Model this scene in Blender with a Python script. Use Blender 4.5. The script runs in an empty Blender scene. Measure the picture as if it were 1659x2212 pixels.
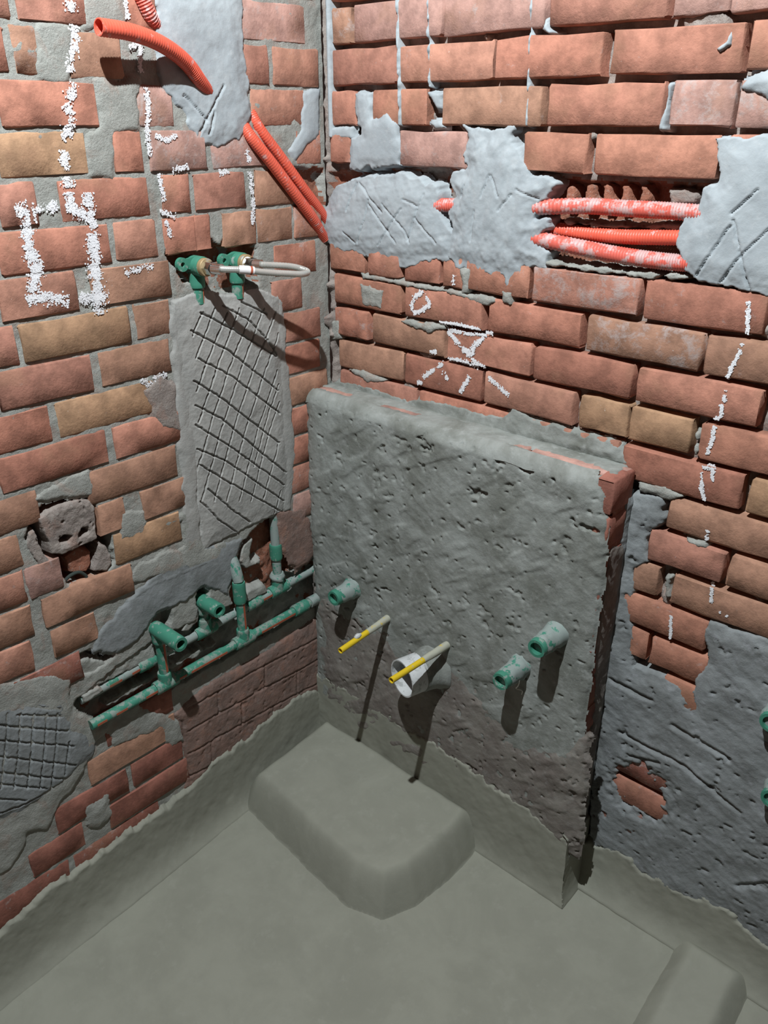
import bpy, math, random
import numpy as np
from mathutils import Vector, Matrix

random.seed(11)
SC = bpy.context.scene
COL = SC.collection

# ------------------------------------------------------------------ camera
F, YAW, PITCH, ROLL = 1768.35, -0.7375, -0.4452, 0.0013
ZO = 1.70                                   # height of brick joint number 0 above the datum floor
CAM = np.array([1.3180, -1.2713, ZO - 0.1282])
_cy, _sy = math.cos(YAW), math.sin(YAW)
W_ = np.array([_sy * math.cos(PITCH), _cy * math.cos(PITCH), math.sin(PITCH)])
_r = np.array([_cy, -_sy, 0.0]); _u = np.cross(_r, W_)
R_ = _r * math.cos(ROLL) + _u * math.sin(ROLL)
U_ = -_r * math.sin(ROLL) + _u * math.cos(ROLL)
cd = bpy.data.cameras.new('camera'); cam = bpy.data.objects.new('camera', cd); COL.objects.link(cam)
cam.matrix_world = Matrix(((R_[0], U_[0], -W_[0], CAM[0]), (R_[1], U_[1], -W_[1], CAM[1]),
                           (R_[2], U_[2], -W_[2], CAM[2]), (0, 0, 0, 1)))
cd.sensor_fit = 'VERTICAL'; cd.sensor_height = 36.0; cd.lens = 36.0 * F / 2212.0
cd.clip_start = 0.02
SC.camera = cam

# ------------------------------------------------------------------ light
wd = bpy.data.worlds.new('world'); SC.world = wd; wd.use_nodes = True
bg = wd.node_tree.nodes['Background']
bg.inputs[0].default_value = (0.72, 0.47, 0.40, 1); bg.inputs[1].default_value = 0.028
ld = bpy.data.lights.new('ceiling_bulb', 'POINT'); ld.energy = 205; ld.color = (0.90, 0.97, 1.0)
ld.shadow_soft_size = 0.015
lo = bpy.data.objects.new('ceiling_bulb', ld); lo.location = (0.78, -1.02, ZO + 0.93); COL.objects.link(lo)
vs = SC.view_settings
vs.view_transform = 'Standard'; vs.look = 'None'; vs.exposure = 0.0; vs.gamma = 1.0; vs.use_curve_mapping = False

# ------------------------------------------------------------------ measuring helpers
def ray(px, py):
    return (px - 829.5) / F * R_ - (py - 1106.0) / F * U_ + W_
def at_x(px, py, X=0.0):
    d = ray(px, py); return CAM + d * ((X - CAM[0]) / d[0])
def at_y(px, py, Y=0.0):
    d = ray(px, py); return CAM + d * ((Y - CAM[1]) / d[1])
def at_z(px, py, Z=0.0):
    d = ray(px, py); return CAM + d * ((Z - CAM[2]) / d[2])
YP = -0.080          # front plane of the low partition
XP = 0.757           # its free end
ZP = ZO - 0.672      # its top
# a face = a plane with coordinates (u, v) and outward distance d
FACE = {
 'L': lambda u, v, d: np.stack([d + 0 * u, -u, v], -1),               # left wall, u = distance from corner
 'R': lambda u, v, d: np.stack([u, -d + 0 * u, v], -1),               # right wall
 'P': lambda u, v, d: np.stack([u, YP - d + 0 * u, v], -1),           # partition front
 'S': lambda u, v, d: np.stack([XP + d + 0 * u, YP + u, v], -1),      # partition free end, u = depth
 'T': lambda u, v, d: np.stack([u, YP + v, ZP + d + 0 * u], -1),      # partition top
 'F': lambda u, v, d: np.stack([u, v, d + 0 * u], -1),                # floor
}
FLIP = {'L': True, 'R': False, 'P': False, 'S': False, 'T': False, 'F': False}
def uv(face, px, py):
    if face == 'L': q = at_x(px, py, 0.0); return (-q[1], q[2])
    if face == 'R': q = at_y(px, py, 0.0); return (q[0], q[2])
    if face == 'P': q = at_y(px, py, YP); return (q[0], q[2])
    if face == 'S': q = at_x(px, py, XP); return (q[1] - YP, q[2])
    if face == 'T': q = at_z(px, py, ZP); return (q[0], q[1] - YP)
    q = at_z(px, py, 0.0); return (q[0], q[1])
def poly(face, pts): return np.array([uv(face, *p) for p in pts])
def u_of_px(face, px, z):
    us = np.linspace(-0.2, 1.8, 4001)
    P = FACE[face](us, np.full_like(us, z), np.zeros_like(us)) - CAM
    den = P @ W_
    x = np.where(den > 0.05, 829.5 + F * (P @ R_) / np.where(den > 0.05, den, 1), np.nan)
    ok = ~np.isnan(x); x, us = x[ok], us[ok]
    o = np.argsort(x); return float(np.interp(px, x[o], us[o]))

# ------------------------------------------------------------------ noise and distance fields
def _hash(ix, iy, s):
    n = (ix.astype(np.int64) * 374761393 + iy.astype(np.int64) * 668265263 + s * 974634777) & 0x7fffffff
    n = ((n ^ (n >> 13)) * 1274126177) & 0x7fffffff
    return ((n ^ (n >> 16)) & 0xffff) / 32767.5 - 1.0
def vnoise(x, y, s=0):
    ix, iy = np.floor(x), np.floor(y); fx, fy = x - ix, y - iy
    fx = fx * fx * (3 - 2 * fx); fy = fy * fy * (3 - 2 * fy)
    a, b = _hash(ix, iy, s), _hash(ix + 1, iy, s); c, d = _hash(ix, iy + 1, s), _hash(ix + 1, iy + 1, s)
    return (a * (1 - fx) + b * fx) * (1 - fy) + (c * (1 - fx) + d * fx) * fy
def fbm(x, y, s=0, o=4):
    t = 0; a = 1.0; n = 0
    for i in range(o):
        t = t + a * vnoise(x * 2 ** i + 17.3 * i, y * 2 ** i - 9.1 * i, s + i); n += a; a *= 0.5
    return t / n
def sstep(a, b, x):
    t = np.clip((x - a) / (b - a), 0, 1); return t * t * (3 - 2 * t)
def seg_dist(U, V, a, b):
    ab = b - a; L = max(float(ab @ ab), 1e-12)
    t = np.clip(((U - a[0]) * ab[0] + (V - a[1]) * ab[1]) / L, 0, 1)
    return np.hypot(U - a[0] - t * ab[0], V - a[1] - t * ab[1])
def line_dist(U, V, pts):
    d = np.full(U.shape, 9.0)
    for a, b in zip(pts[:-1], pts[1:]): d = np.minimum(d, seg_dist(U, V, a, b))
    return d
def sdf(U, V, P):                            # positive inside
    d = np.full(U.shape, 9.0); ins = np.zeros(U.shape, bool)
    for i in range(len(P)):
        a, b = P[i], P[(i + 1) % len(P)]
        d = np.minimum(d, seg_dist(U, V, a, b))
        if a[1] != b[1]:
            c = (a[1] > V) != (b[1] > V)
            ins ^= c & (U < (b[0] - a[0]) * (V - a[1]) / (b[1] - a[1]) + a[0])
    return np.where(ins, d, -d)

# ------------------------------------------------------------------ materials
def rgb(c): return (c[0], c[1], c[2], 1.0)
class NT:
    def __init__(s, name):
        s.m = bpy.data.materials.new(name); s.m.use_nodes = True; s.t = s.m.node_tree
        s.b = s.t.nodes['Principled BSDF']; s.b.inputs['Roughness'].default_value = 0.9
        s.b.inputs['Specular IOR Level'].default_value = 0.25
        s.pos = s.t.nodes.new('ShaderNodeNewGeometry').outputs['Position']
    def noise(s, scale, detail=3, rough=0.6, dist=0.0, vec=None):
        n = s.t.nodes.new('ShaderNodeTexNoise'); n.inputs['Scale'].default_value = scale
        n.inputs['Detail'].default_value = detail; n.inputs['Roughness'].default_value = rough
        n.inputs['Distortion'].default_value = dist
        s.t.links.new(vec or s.pos, n.inputs['Vector']); return n.outputs['Fac']
    def scaled(s, v):
        n = s.t.nodes.new('ShaderNodeVectorMath'); n.operation = 'MULTIPLY'
        s.t.links.new(s.pos, n.inputs[0]); n.inputs[1].default_value = v; return n.outputs[0]
    def ramp(s, fac, lo, hi, a=0.0, b=1.0):
        n = s.t.nodes.new('ShaderNodeMapRange'); n.interpolation_type = 'SMOOTHSTEP'
        s.t.links.new(fac, n.inputs['Value'])
        for k, v in (('From Min', lo), ('From Max', hi), ('To Min', a), ('To Max', b)): n.inputs[k].default_value = v
        return n.outputs['Result']
    def math(s, op, a, b):
        n = s.t.nodes.new('ShaderNodeMath'); n.operation = op
        for i, x in enumerate((a, b)):
            if isinstance(x, (int, float)): n.inputs[i].default_value = x
            else: s.t.links.new(x, n.inputs[i])
        return n.outputs[0]
    def mix(s, fac, a, b, mode='MIX'):
        n = s.t.nodes.new('ShaderNodeMix'); n.data_type = 'RGBA'; n.blend_type = mode
        for i, x in ((0, fac), (6, a), (7, b)):
            if isinstance(x, (int, float)): n.inputs[i].default_value = x
            elif isinstance(x, tuple): n.inputs[i].default_value = rgb(x)
            else: s.t.links.new(x, n.inputs[i])
        return n.outputs[2]
    def color(s, c): s.t.links.new(c, s.b.inputs['Base Color'])
    def bump(s, h, strength, dist=0.002):
        n = s.t.nodes.new('ShaderNodeBump'); n.inputs['Strength'].default_value = strength
        n.inputs['Distance'].default_value = dist
        s.t.links.new(h, n.inputs['Height']); s.t.links.new(n.outputs[0], s.b.inputs['Normal'])

CEM_HI = (0.36, 0.39, 0.40)
def m_brick():
    n = NT('fired_brick'); oi = n.t.nodes.new('ShaderNodeObjectInfo')
    v = n.ramp(n.noise(26, 4, 0.65), 0.3, 0.7, 0.72, 1.22)
    c = n.mix(1.0, oi.outputs['Color'], v, 'MULTIPLY')
    c = n.mix(n.ramp(n.noise(9, 3), 0.52, 0.70, 0, 0.4), c, (0.29, 0.16, 0.10))
    dust = n.noise(34, 5, 0.75, 0.3)
    th = n.math('SUBTRACT', 0.80, n.math('MULTIPLY', oi.outputs['Alpha'], 0.5))
    f = n.math('MULTIPLY', n.math('SUBTRACT', dust, th), 7.0)
    cl = n.t.nodes.new('ShaderNodeClamp'); n.t.links.new(f, cl.inputs[0])
    c = n.mix(n.math('MULTIPLY', cl.outputs[0], 0.75), c, (0.40, 0.33, 0.31))
    sp = n.ramp(n.noise(210, 2), 0.74, 0.80)
    c = n.mix(n.math('MULTIPLY', sp, 0.6), c, (0.62, 0.56, 0.52))
    n.color(c); n.bump(n.noise(160, 5, 0.7), 0.55, 0.0022); return n.m
def m_cement(name, c1, c2, c3, s=1.0, bump=0.5, red=0.0, fine=180):
    n = NT(name)
    c = n.mix(n.ramp(n.noise(14 * s, 5, 0.65, 0.4), 0.32, 0.68), c1, c2)
    c = n.mix(n.ramp(n.noise(60 * s, 4, 0.7), 0.52, 0.72, 0, 0.6), c, c3)
    if red: c = n.mix(n.ramp(n.noise(20, 4, 0.7, 0.5), 0.52, 0.66, 0, red), c, (0.33, 0.17, 0.12))
    n.color(c); n.bump(n.noise(fine, 5, 0.72), bump, 0.003); return n.m
def m_plain(name, c, rough=0.5, metal=0.0, spec=0.4, dust=0.0, dcol=(0.36, 0.38, 0.37), dscale=60, streak=None):
    n = NT(name); n.b.inputs['Roughness'].default_value = rough; n.b.inputs['Metallic'].default_value = metal
    n.b.inputs['Specular IOR Level'].default_value = spec
    cc = n.mix(n.ramp(n.noise(40, 3), 0.3, 0.7, 0, 0.35), c, tuple(x * 0.75 for x in c))
    if dust: cc = n.mix(n.ramp(n.noise(dscale, 4, 0.7), 0.62 - dust * 0.3, 0.72 - dust * 0.3, 0, 0.85), cc, dcol)
    n.color(cc); n.bump(n.noise(220, 3), 0.12, 0.001); return n.m
M = {
 'brick': m_brick(),
 'mortar': m_cement('grey_mortar', (0.36, 0.36, 0.33), (0.28, 0.28, 0.255), (0.40, 0.39, 0.36), 1.6, 0.8, 0.25, 240),
 'mortar_r': m_cement('pinkish_mortar', (0.34, 0.29, 0.26), (0.24, 0.20, 0.18), (0.38, 0.35, 0.32), 1.6, 0.9, 0.35, 240),
 'broken': m_cement('broken_brick', (0.34, 0.14, 0.09), (0.26, 0.11, 0.07), (0.38, 0.31, 0.27), 2.0, 1.0, 0.0, 200),
 'cement': m_cement('light_cement', (0.378, 0.410, 0.428), (0.305, 0.332, 0.350), (0.40, 0.42, 0.43), 1.0, 0.25),
 'cement_mid': m_cement('brushed_cement', (0.36, 0.35, 0.33), (0.30, 0.295, 0.28), (0.38, 0.37, 0.35), 1.0, 0.45),
 'plaster': m_cement('rough_plaster', (0.295, 0.308, 0.290), (0.172, 0.178, 0.158), (0.33, 0.34, 0.325), 0.75, 0.5, 0.0, 110),
 'plaster_low': m_cement('mud_splashed_plaster', (0.24, 0.22, 0.195), (0.165, 0.14, 0.125), (0.27, 0.26, 0.245), 0.9, 0.5, 0.0, 110),
 'render': m_cement('grey_render', (0.258, 0.272, 0.276), (0.180, 0.188, 0.186), (0.300, 0.308, 0.325), 0.9, 0.55, 0.0, 110),
 'mud': m_cement('brick_dust_wash', (0.27, 0.17, 0.14), (0.19, 0.13, 0.11), (0.27, 0.22, 0.20), 1.2, 0.7, 0.5),
 'coat': m_cement('waterproof_slurry', (0.292, 0.290, 0.240), (0.254, 0.252, 0.208), (0.302, 0.300, 0.252), 0.5, 0.16, 0.0, 60),
 'orange': m_plain('orange_conduit', (0.76, 0.125, 0.075), 0.45, 0, 0.4, 0.12, (0.62, 0.36, 0.34)),
 'orange_dusty': m_plain('dusty_orange_conduit', (0.70, 0.135, 0.10), 0.5, 0, 0.4, 0.52, (0.56, 0.40, 0.39), 45),
 'green': m_plain('green_pipe', (0.055, 0.23, 0.16), 0.6, 0, 0.3, 0.46, (0.26, 0.29, 0.26)),
 'green_clean': m_plain('clean_green_fitting', (0.055, 0.225, 0.155), 0.5, 0, 0.35, 0.22, (0.30, 0.33, 0.30)),
 'green_dirty': m_plain('cement_crusted_pipe', (0.06, 0.24, 0.17), 0.7, 0, 0.3, 0.85, (0.30, 0.32, 0.31)),
 'stripe': m_plain('red_pipe_stripe', (0.42, 0.10, 0.05), 0.5),
 'yellow': m_plain('yellow_tube', (0.72, 0.50, 0.02), 0.45, 0, 0.4, 0.05),
 'yellow_dirty': m_plain('cement_smeared_tube', (0.60, 0.45, 0.10), 0.7, 0, 0.3, 0.95, (0.38, 0.40, 0.37)),
 'pvc': m_plain('white_drain_plastic', (0.62, 0.63, 0.63), 0.45, 0, 0.4, 0.35, (0.36, 0.37, 0.36)),
 'brass': m_plain('dull_brass', (0.42, 0.30, 0.16), 0.5, 0.3, 0.5, 0.2),
 'chrome': m_plain('chrome', (0.72, 0.72, 0.70), 0.18, 1.0, 0.5),
 'hose': m_plain('clear_braided_hose', (0.58, 0.57, 0.53), 0.25, 0.45, 0.6),
 'label': m_plain('white_printed_sleeve', (0.75, 0.72, 0.72), 0.5),
 'tape': m_plain('white_thread_tape', (0.74, 0.75, 0.76), 0.6),
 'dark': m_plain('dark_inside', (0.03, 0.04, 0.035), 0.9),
 'chalk': m_plain('white_chalk', (0.80, 0.79, 0.81), 0.95, 0, 0.1),
 'wire': m_plain('pale_wire', (0.75, 0.73, 0.68), 0.5),
}

# ------------------------------------------------------------------ mesh helpers
def link(o, parent=None, mat=None):
    COL.objects.link(o)
    if parent is not None: o.parent = parent
    if mat is not None: o.data.materials.append(M[mat] if isinstance(mat, str) else mat)
    return o
def mesh_np(name, V, Q, smooth=True):
    V = np.asarray(V, np.float32); Q = np.asarray(Q, np.int32)
    me = bpy.data.meshes.new(name); k = Q.shape[1]
    me.vertices.add(len(V)); me.vertices.foreach_set('co', V.ravel())
    me.loops.add(Q.size); me.loops.foreach_set('vertex_index', Q.ravel())
    me.polygons.add(len(Q)); me.polygons.foreach_set('loop_start', np.arange(0, Q.size, k, dtype=np.int32))
    me.update(calc_edges=True)
    me.polygons.foreach_set('use_smooth', np.full(len(Q), smooth)); me.validate(); return me
def thing(name, label, cat, group=None, loc=(0, 0, 0)):
    o = bpy.data.objects.new(name, None); COL.objects.link(o); o.location = loc; o.empty_display_size = 0.05
    return tag(o, label, cat, group)
def tag(o, label, cat, group=None):
    o['label'] = label; o['category'] = cat
    if group: o['group'] = group
    return o
def struct(o): o['kind'] = 'structure'; return o
def hfield(name, face, box, res, dfn, mat, parent=None, smooth=True, mats2=None):
    """a relief surface over (u, v) in box; dfn returns (distance, keep mask or None[, material mask])"""
    u0, u1, v0, v1 = box
    nu = max(2, int(round((u1 - u0) / res)) + 1); nv = max(2, int(round((v1 - v0) / res)) + 1)
    U, V = np.meshgrid(np.linspace(u0, u1, nu), np.linspace(v0, v1, nv))
    r = dfn(U, V); D, keep = r[0], r[1]
    P = FACE[face](U, V, D).reshape(-1, 3)
    I = np.arange(nu * nv).reshape(nv, nu)
    q = np.stack([I[:-1, :-1], I[:-1, 1:], I[1:, 1:], I[1:, :-1]], -1).reshape(-1, 4)
    if FLIP[face]: q = q[:, ::-1]
    sel = np.ones(len(q), bool)
    if keep is not None:
        sel = keep.ravel()[q].any(1); q = q[sel]
        used = np.unique(q); mp = np.zeros(nu * nv, np.int64); mp[used] = np.arange(len(used)); P = P[used]; q = mp[q]
    me = mesh_np(name, P, q, smooth)
    o = bpy.data.objects.new(name, me); link(o, parent, mat)
    if mats2 is not None and len(r) > 2:
        me.materials.append(M[mats2])
        mm = r[2][:-1, :-1].ravel()[sel]
        me.polygons.foreach_set('material_index', mm.astype(np.int32)); me.update()
    return o
def catmull(P, n):
    P = [np.asarray(p, float) for p in P]
    if len(P) == 2: return np.array([P[0] + (P[1] - P[0]) * t for t in np.linspace(0, 1, n)])
    Q = [2 * P[0] - P[1]] + P + [2 * P[-1] - P[-2]]; out = []
    segs = len(P) - 1
    for t in np.linspace(0, segs - 1e-9, n):
        i = int(t); f = t - i; a, b, c, d = Q[i:i + 4]
        out.append(0.5 * ((2 * b) + (c - a) * f + (2 * a - 5 * b + 4 * c - d) * f * f + (3 * b - a - 3 * c + d) * f ** 3))
    return np.array(out)
def tube(name, path, r, mat, parent=None, n=None, seg=16, wall=0.0, rib=0.0, pitch=0.0, bore=0.03, cap=True, rough=0.0, seed=0):
    """swept tube; wall > 0: hollow mouth at the LAST point, bore deep; rib/pitch: corrugation"""
    path = [np.asarray(p, float) for p in path]
    L = sum(np.linalg.norm(b - a) for a, b in zip(path[:-1], path[1:]))
    if pitch: n = int(L / pitch * 3) + 1
    if n is None: n = 2 if len(path) == 2 and not rough else 24
    C = catmull(path, n); T = np.gradient(C, axis=0); T /= np.linalg.norm(T, axis=1)[:, None]
    a = np.array([0, 0, 1.0]) if abs(T[0][2]) < 0.9 else np.array([1.0, 0, 0])
    N = np.cross(T[0], a); N /= np.linalg.norm(N); rings = []; Ns = []
    for i in range(n):
        N = N - T[i] * (N @ T[i]); N /= np.linalg.norm(N); Ns.append(N)
    th = np.linspace(0, 2 * math.pi, seg, endpoint=False)
    rr = np.full(n, r) if np.isscalar(r) else np.interp(np.linspace(0, 1, n), np.linspace(0, 1, len(r)), r)
    if pitch: rr = rr + np.where(np.arange(n) % 3 == 1, rib, 0)
    def ring(i, rad, off=0.0):
        B = np.cross(T[i], Ns[i]); k = rad
        if rough: k = rad * (1 + rough * vnoise(np.cos(th) * 2 + i * .4 + seed, np.sin(th) * 2 + i * .3, seed))
        return C[i] + T[i] * off + (np.cos(th) * k)[:, None] * Ns[i] + (np.sin(th) * k)[:, None] * B
    for i in range(n): rings.append(ring(i, rr[i]))
    if wall:
        rings.append(ring(n - 1, rr[-1] - wall)); rings.append(ring(n - 1, rr[-1] - wall, -bore))
    V = np.concatenate(rings); nr = len(rings); q = []
    for i in range(nr - 1):
        for j in range(seg):
            k = (j + 1) % seg; q.append((i * seg + j, i * seg + k, (i + 1) * seg + k, (i + 1) * seg + j))
    me = bpy.data.meshes.new(name); fs = [tuple(x) for x in q]
    if cap: fs += [tuple(range(seg))[::-1], tuple((nr - 1) * seg + j for j in range(seg))]
    me.from_pydata([tuple(v) for v in V], [], fs); me.update()
    me.polygons.foreach_set('use_smooth', [len(f) == 4 for f in fs])
    o = bpy.data.objects.new(name, me); link(o, parent, mat)
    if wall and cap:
        me.materials.append(M['dark']); me.polygons[len(fs) - 1].material_index = 1  # near-black bore end: the shade deep in the pipe is painted on
    try: me.set_sharp_from_angle(angle=math.radians(50))
    except Exception: pass
    return o

# ------------------------------------------------------------------ bricks
HB, JT = 0.070, 0.010
def zline(face, k):
    z = ZO - k * HB
    if face == 'L' and k >= 18: z += 0.020
    return z
RED = [(0.385, 0.168, 0.116), (0.405, 0.183, 0.128), (0.365, 0.158, 0.110), (0.395, 0.193, 0.136), (0.375, 0.175, 0.127)]
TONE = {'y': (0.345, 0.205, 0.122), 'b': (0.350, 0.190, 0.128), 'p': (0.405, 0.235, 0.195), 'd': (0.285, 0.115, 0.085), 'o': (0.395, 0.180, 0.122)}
BR = {'L': [], 'R': []}
def brick(face, parent, u0, u1, z0, z1, d, tone=None, smear=0.3, jit=0.002, back=-0.046, bev=0.005):
    rnd = random.Random(int(u0 * 9973 + z0 * 7919 + len(face)))
    if u1 - u0 < 0.006: return
    b = min(bev, (u1 - u0) * 0.3)
    xs = [u0, u0 + b] + [u0 + (u1 - u0) * t for t in (0.34, 0.66)] + [u1 - b, u1]
    zs = [z0, z0 + b, (z0 + z1) / 2, z1 - b, z1]
    if u1 - u0 < 0.05: xs = [u0, u0 + b, u1 - b, u1]
    nx, nz = len(xs), len(zs); V = []
    tilt = rnd.uniform(-1, 1) * 0.008; tu = rnd.uniform(-1, 1) * 0.002
    for j, z in enumerate(zs):
        for i, x in enumerate(xs):
            e = i in (0, nx - 1) or j in (0, nz - 1); corner = i in (0, nx - 1) and j in (0, nz - 1)
            k = jit * (1.7 if corner else 1.0)
            sag = (x - (u0 + u1) / 2) * tilt
            dd = d + rnd.uniform(-0.0006, 0.0006) - ((bev * 0.8 + rnd.uniform(0, 0.001)) if e else 0) + (x - (u0 + u1) / 2) * tu
            xx = x + (rnd.uniform(-k, k) if e else 0); zz = z + sag + (rnd.uniform(-k, k) if e else 0)
            if corner: xx += (b * 0.45 if i == 0 else -b * 0.45); zz += (b * 0.45 if j == 0 else -b * 0.45)
            V.append((xx, zz, dd))
    fs = []
    for j in range(nz - 1):
        for i in range(nx - 1):
            a = j * nx + i; fs.append((a, a + 1, a + nx + 1, a + nx))
    loop = [i for i in range(nx)] + [j * nx + nx - 1 for j in range(1, nz)] + [(nz - 1) * nx + i for i in range(nx - 2, -1, -1)] + [j * nx for j in range(nz - 2, 0, -1)]
    n0 = len(V)
    for a in loop: V.append((V[a][0], V[a][1], back))
    m = len(loop)
    for i in range(m):
        k = (i + 1) % m; fs.append((loop[k], loop[i], n0 + i, n0 + k))
    if FLIP[face]: fs = [f[::-1] for f in fs]
    A = np.array(V); P = FACE[face](A[:, 0], A[:, 1], A[:, 2])
    me = bpy.data.meshes.new('brick'); me.from_pydata([tuple(p) for p in P], [], fs); me.update()
    me.polygons.foreach_set('use_smooth', [True] * len(fs))
    try: me.set_sharp_from_angle(angle=math.radians(52))
    except Exception: pass
    o = bpy.data.objects.new('brick', me); link(o, parent, 'brick')
    c = TONE[tone] if tone in TONE else rnd.choice(RED)
    v = rnd.uniform(0.90, 1.10); o.color = (c[0] * v, c[1] * v, c[2] * v, smear)
    if face in BR: BR[face].append((u0, u1, z0, z1, d))
    return o
def surf_d(face, u, z, bed):
    for a in BR[face]:
        if a[0] < u < a[1] and a[2] < z < a[3]: return a[4]
    return bed
JTF = {'L': 0.0075, 'R': 0.0105}
BVF = {'L': 0.0022, 'R': 0.0030}
def row(face, parent, k, items, dfn, ext=None):
    """items: (px left, px right[, tone[, smear]]) at mid height of row k"""
    JT = JTF[face]; z1, z0 = zline(face, k - 1) - JT / 2, zline(face, k) + JT / 2; bv = BVF[face]; grow = 0.002 if face == 'L' else 0.0
    zm = (z0 + z1) / 2; last = None
    for it in items:
        ua, ub = sorted((u_of_px(face, it[0], zm), u_of_px(face, it[1], zm)))
        brick(face, parent, ua - grow, ub + grow, z0, z1, dfn(), it[2] if len(it) > 2 else None, it[3] if len(it) > 3 else random.uniform(0.1, 0.34), bev=bv)
        last = ub if last is None else max(last, ub)
    if ext and last is not None:                       # the wall goes on past the frame
        while last < ext:
            brick(face, parent, last + 0.010, last + 0.21, z0, z1, dfn(), None, random.uniform(0.1, 0.4)); last += 0.21

# ------------------------------------------------------------------ relief patches
def patch(name, face, pts, mat, parent, thick=0.006, base=-0.006, soft=0.012, amp=0.007, freq=60, lump=0.0015, res=0.003,
          scratch=None, sw=0.0016, sd=0.0045, seed=1, stroke=None, holes=None, pits=0.0, extra=None, raw=False, clip=None):
    P = np.asarray(pts) if raw else poly(face, pts)
    pad = amp + 0.006
    box = (P[:, 0].min() - pad, P[:, 0].max() + pad, P[:, 1].min() - pad, P[:, 1].max() + pad)
    S = [poly(face, s) for s in scratch] if scratch else []
    H = [(poly(face, h[0]) if not raw else np.asarray(h[0]), h[1]) for h in holes] if holes else []
    def fn(U, V):
        s = sdf(U, V, P) + amp * fbm(U * freq, V * freq, seed, 4)
        for h, a in H: s = np.minimum(s, -(sdf(U, V, h) + a * fbm(U * freq * 1.3, V * freq * 1.3, seed + 9, 3)))
        e0 = min(0.0012, thick); D = base + (e0 - base) * sstep(-0.003, 0.003, s) + (thick - e0) * sstep(0.0, soft * 1.6, s)
        D = D + lump * fbm(U * 22, V * 22, seed + 3, 4) * sstep(0, 0.02, s) + lump * 0.16 * fbm(U * 130, V * 130, seed + 5, 2)
        if stroke:
            ca, sa = math.cos(stroke[0]), math.sin(stroke[0])
            a = U * ca + V * sa; b = -U * sa + V * ca
            D = D + stroke[1] * fbm(a * 12 + 3 * fbm(U * 7, V * 7, seed + 21, 2), b * 75, seed + 7, 3)
        if pits:
            p = fbm(U * 75, V * 75, seed + 31, 2); D = D - pits * sstep(0.48, 0.66, p)
        for i, ln in enumerate(S):
            dd = line_dist(U + 0.0012 * vnoise(U * 160, V * 160, seed + i), V + 0.0012 * vnoise(U * 160, V * 160, seed + 50 + i), ln)
            D = D - sd * np.exp(-(dd / sw) ** 2) * sstep(0.0, 0.008, s) + sd * 0.10 * np.exp(-((dd - sw * 2.1) / sw) ** 2)
        if extra is not None: D = D + extra(U, V)
        return D, (s > -0.0035) if clip is None else (s > -0.0035) & clip(U, V)
    return hfield(name, face, box, res, fn, mat, parent)
# ================================================================== THE SETTING
def zfloor(x, y): return ZO - 1.655 + 0.09 * y
def recess(U, V, face, lst, D, seed):
    mk = np.zeros(U.shape)
    for i, (pts, dep, red) in enumerate(lst):
        s = sdf(U, V, poly(face, pts)) + 0.006 * fbm(U * 70, V * 70, seed + i, 3)
        k = sstep(-0.001, 0.007, s)
        D = D * (1 - k) + k * (-dep + 0.006 * fbm(U * 60, V * 60, seed + 40 + i, 4))
        if red: mk = np.maximum(mk, (s > 0.0) & (fbm(U * 28, V * 28, seed + 80 + i, 3) > -red))
    return D, mk

# ---------------------------------------------------------------- left wall
REC_L = [
 ([(362, 550), (370, 524), (402, 530), (432, 510), (478, 527), (486, 508), (548, 510), (556, 545), (562, 612), (545, 640), (470, 645), (395, 605)], 0.034, 0.1),
 ([(72, 1112), (101, 1082), (148, 1064), (197, 1065), (215, 1109), (241, 1156), (243, 1174), (250, 1212), (233, 1237), (195, 1256), (145, 1266), (127, 1224), (98, 1210), (60, 1167)], 0.052, -0.2),
 ([(160, 1522), (240, 1454), (300, 1408), (400, 1352), (470, 1322), (600, 1262), (690, 1196), (706, 1236), (716, 1290), (640, 1336), (520, 1406), (370, 1490), (214, 1580), (196, 1570), (176, 1545)], 0.040, -0.25),
 ([(330, 1330), (372, 1310), (372, 1480), (335, 1480)], 0.030, -0.3),
 ([(425, 1268), (452, 1262), (462, 1370), (430, 1380)], 0.036, -0.3),
 ([(556, 1136), (606, 1098), (624, 1120), (640, 1232), (600, 1290), (520, 1330), (497, 1290), (520, 1182)], 0.034, 0.6),
 ([(150, 1422), (202, 1404), (258, 1416), (226, 1442), (180, 1460), (143, 1478)], 0.030, 0.0),
 ([(632, 360), (700, 365), (708, 470), (690, 470)], 0.020, 0.2),
]
def bed_l(U, V):
    D = -0.0026 + 0.0022 * fbm(U * 30, V * 30, 5, 4) + 0.0010 * fbm(U * 140, V * 140, 8, 2)
    D, mk = recess(U, V, 'L', REC_L, D, 100)
    return D, None, mk
wl = struct(hfield('wall_left', 'L', (0.0, 1.36, -0.06, ZO + 0.36), 0.0035, bed_l, 'mortar', mats2='broken'))
dl = lambda: random.uniform(-0.0012, 0.0016)
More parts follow.
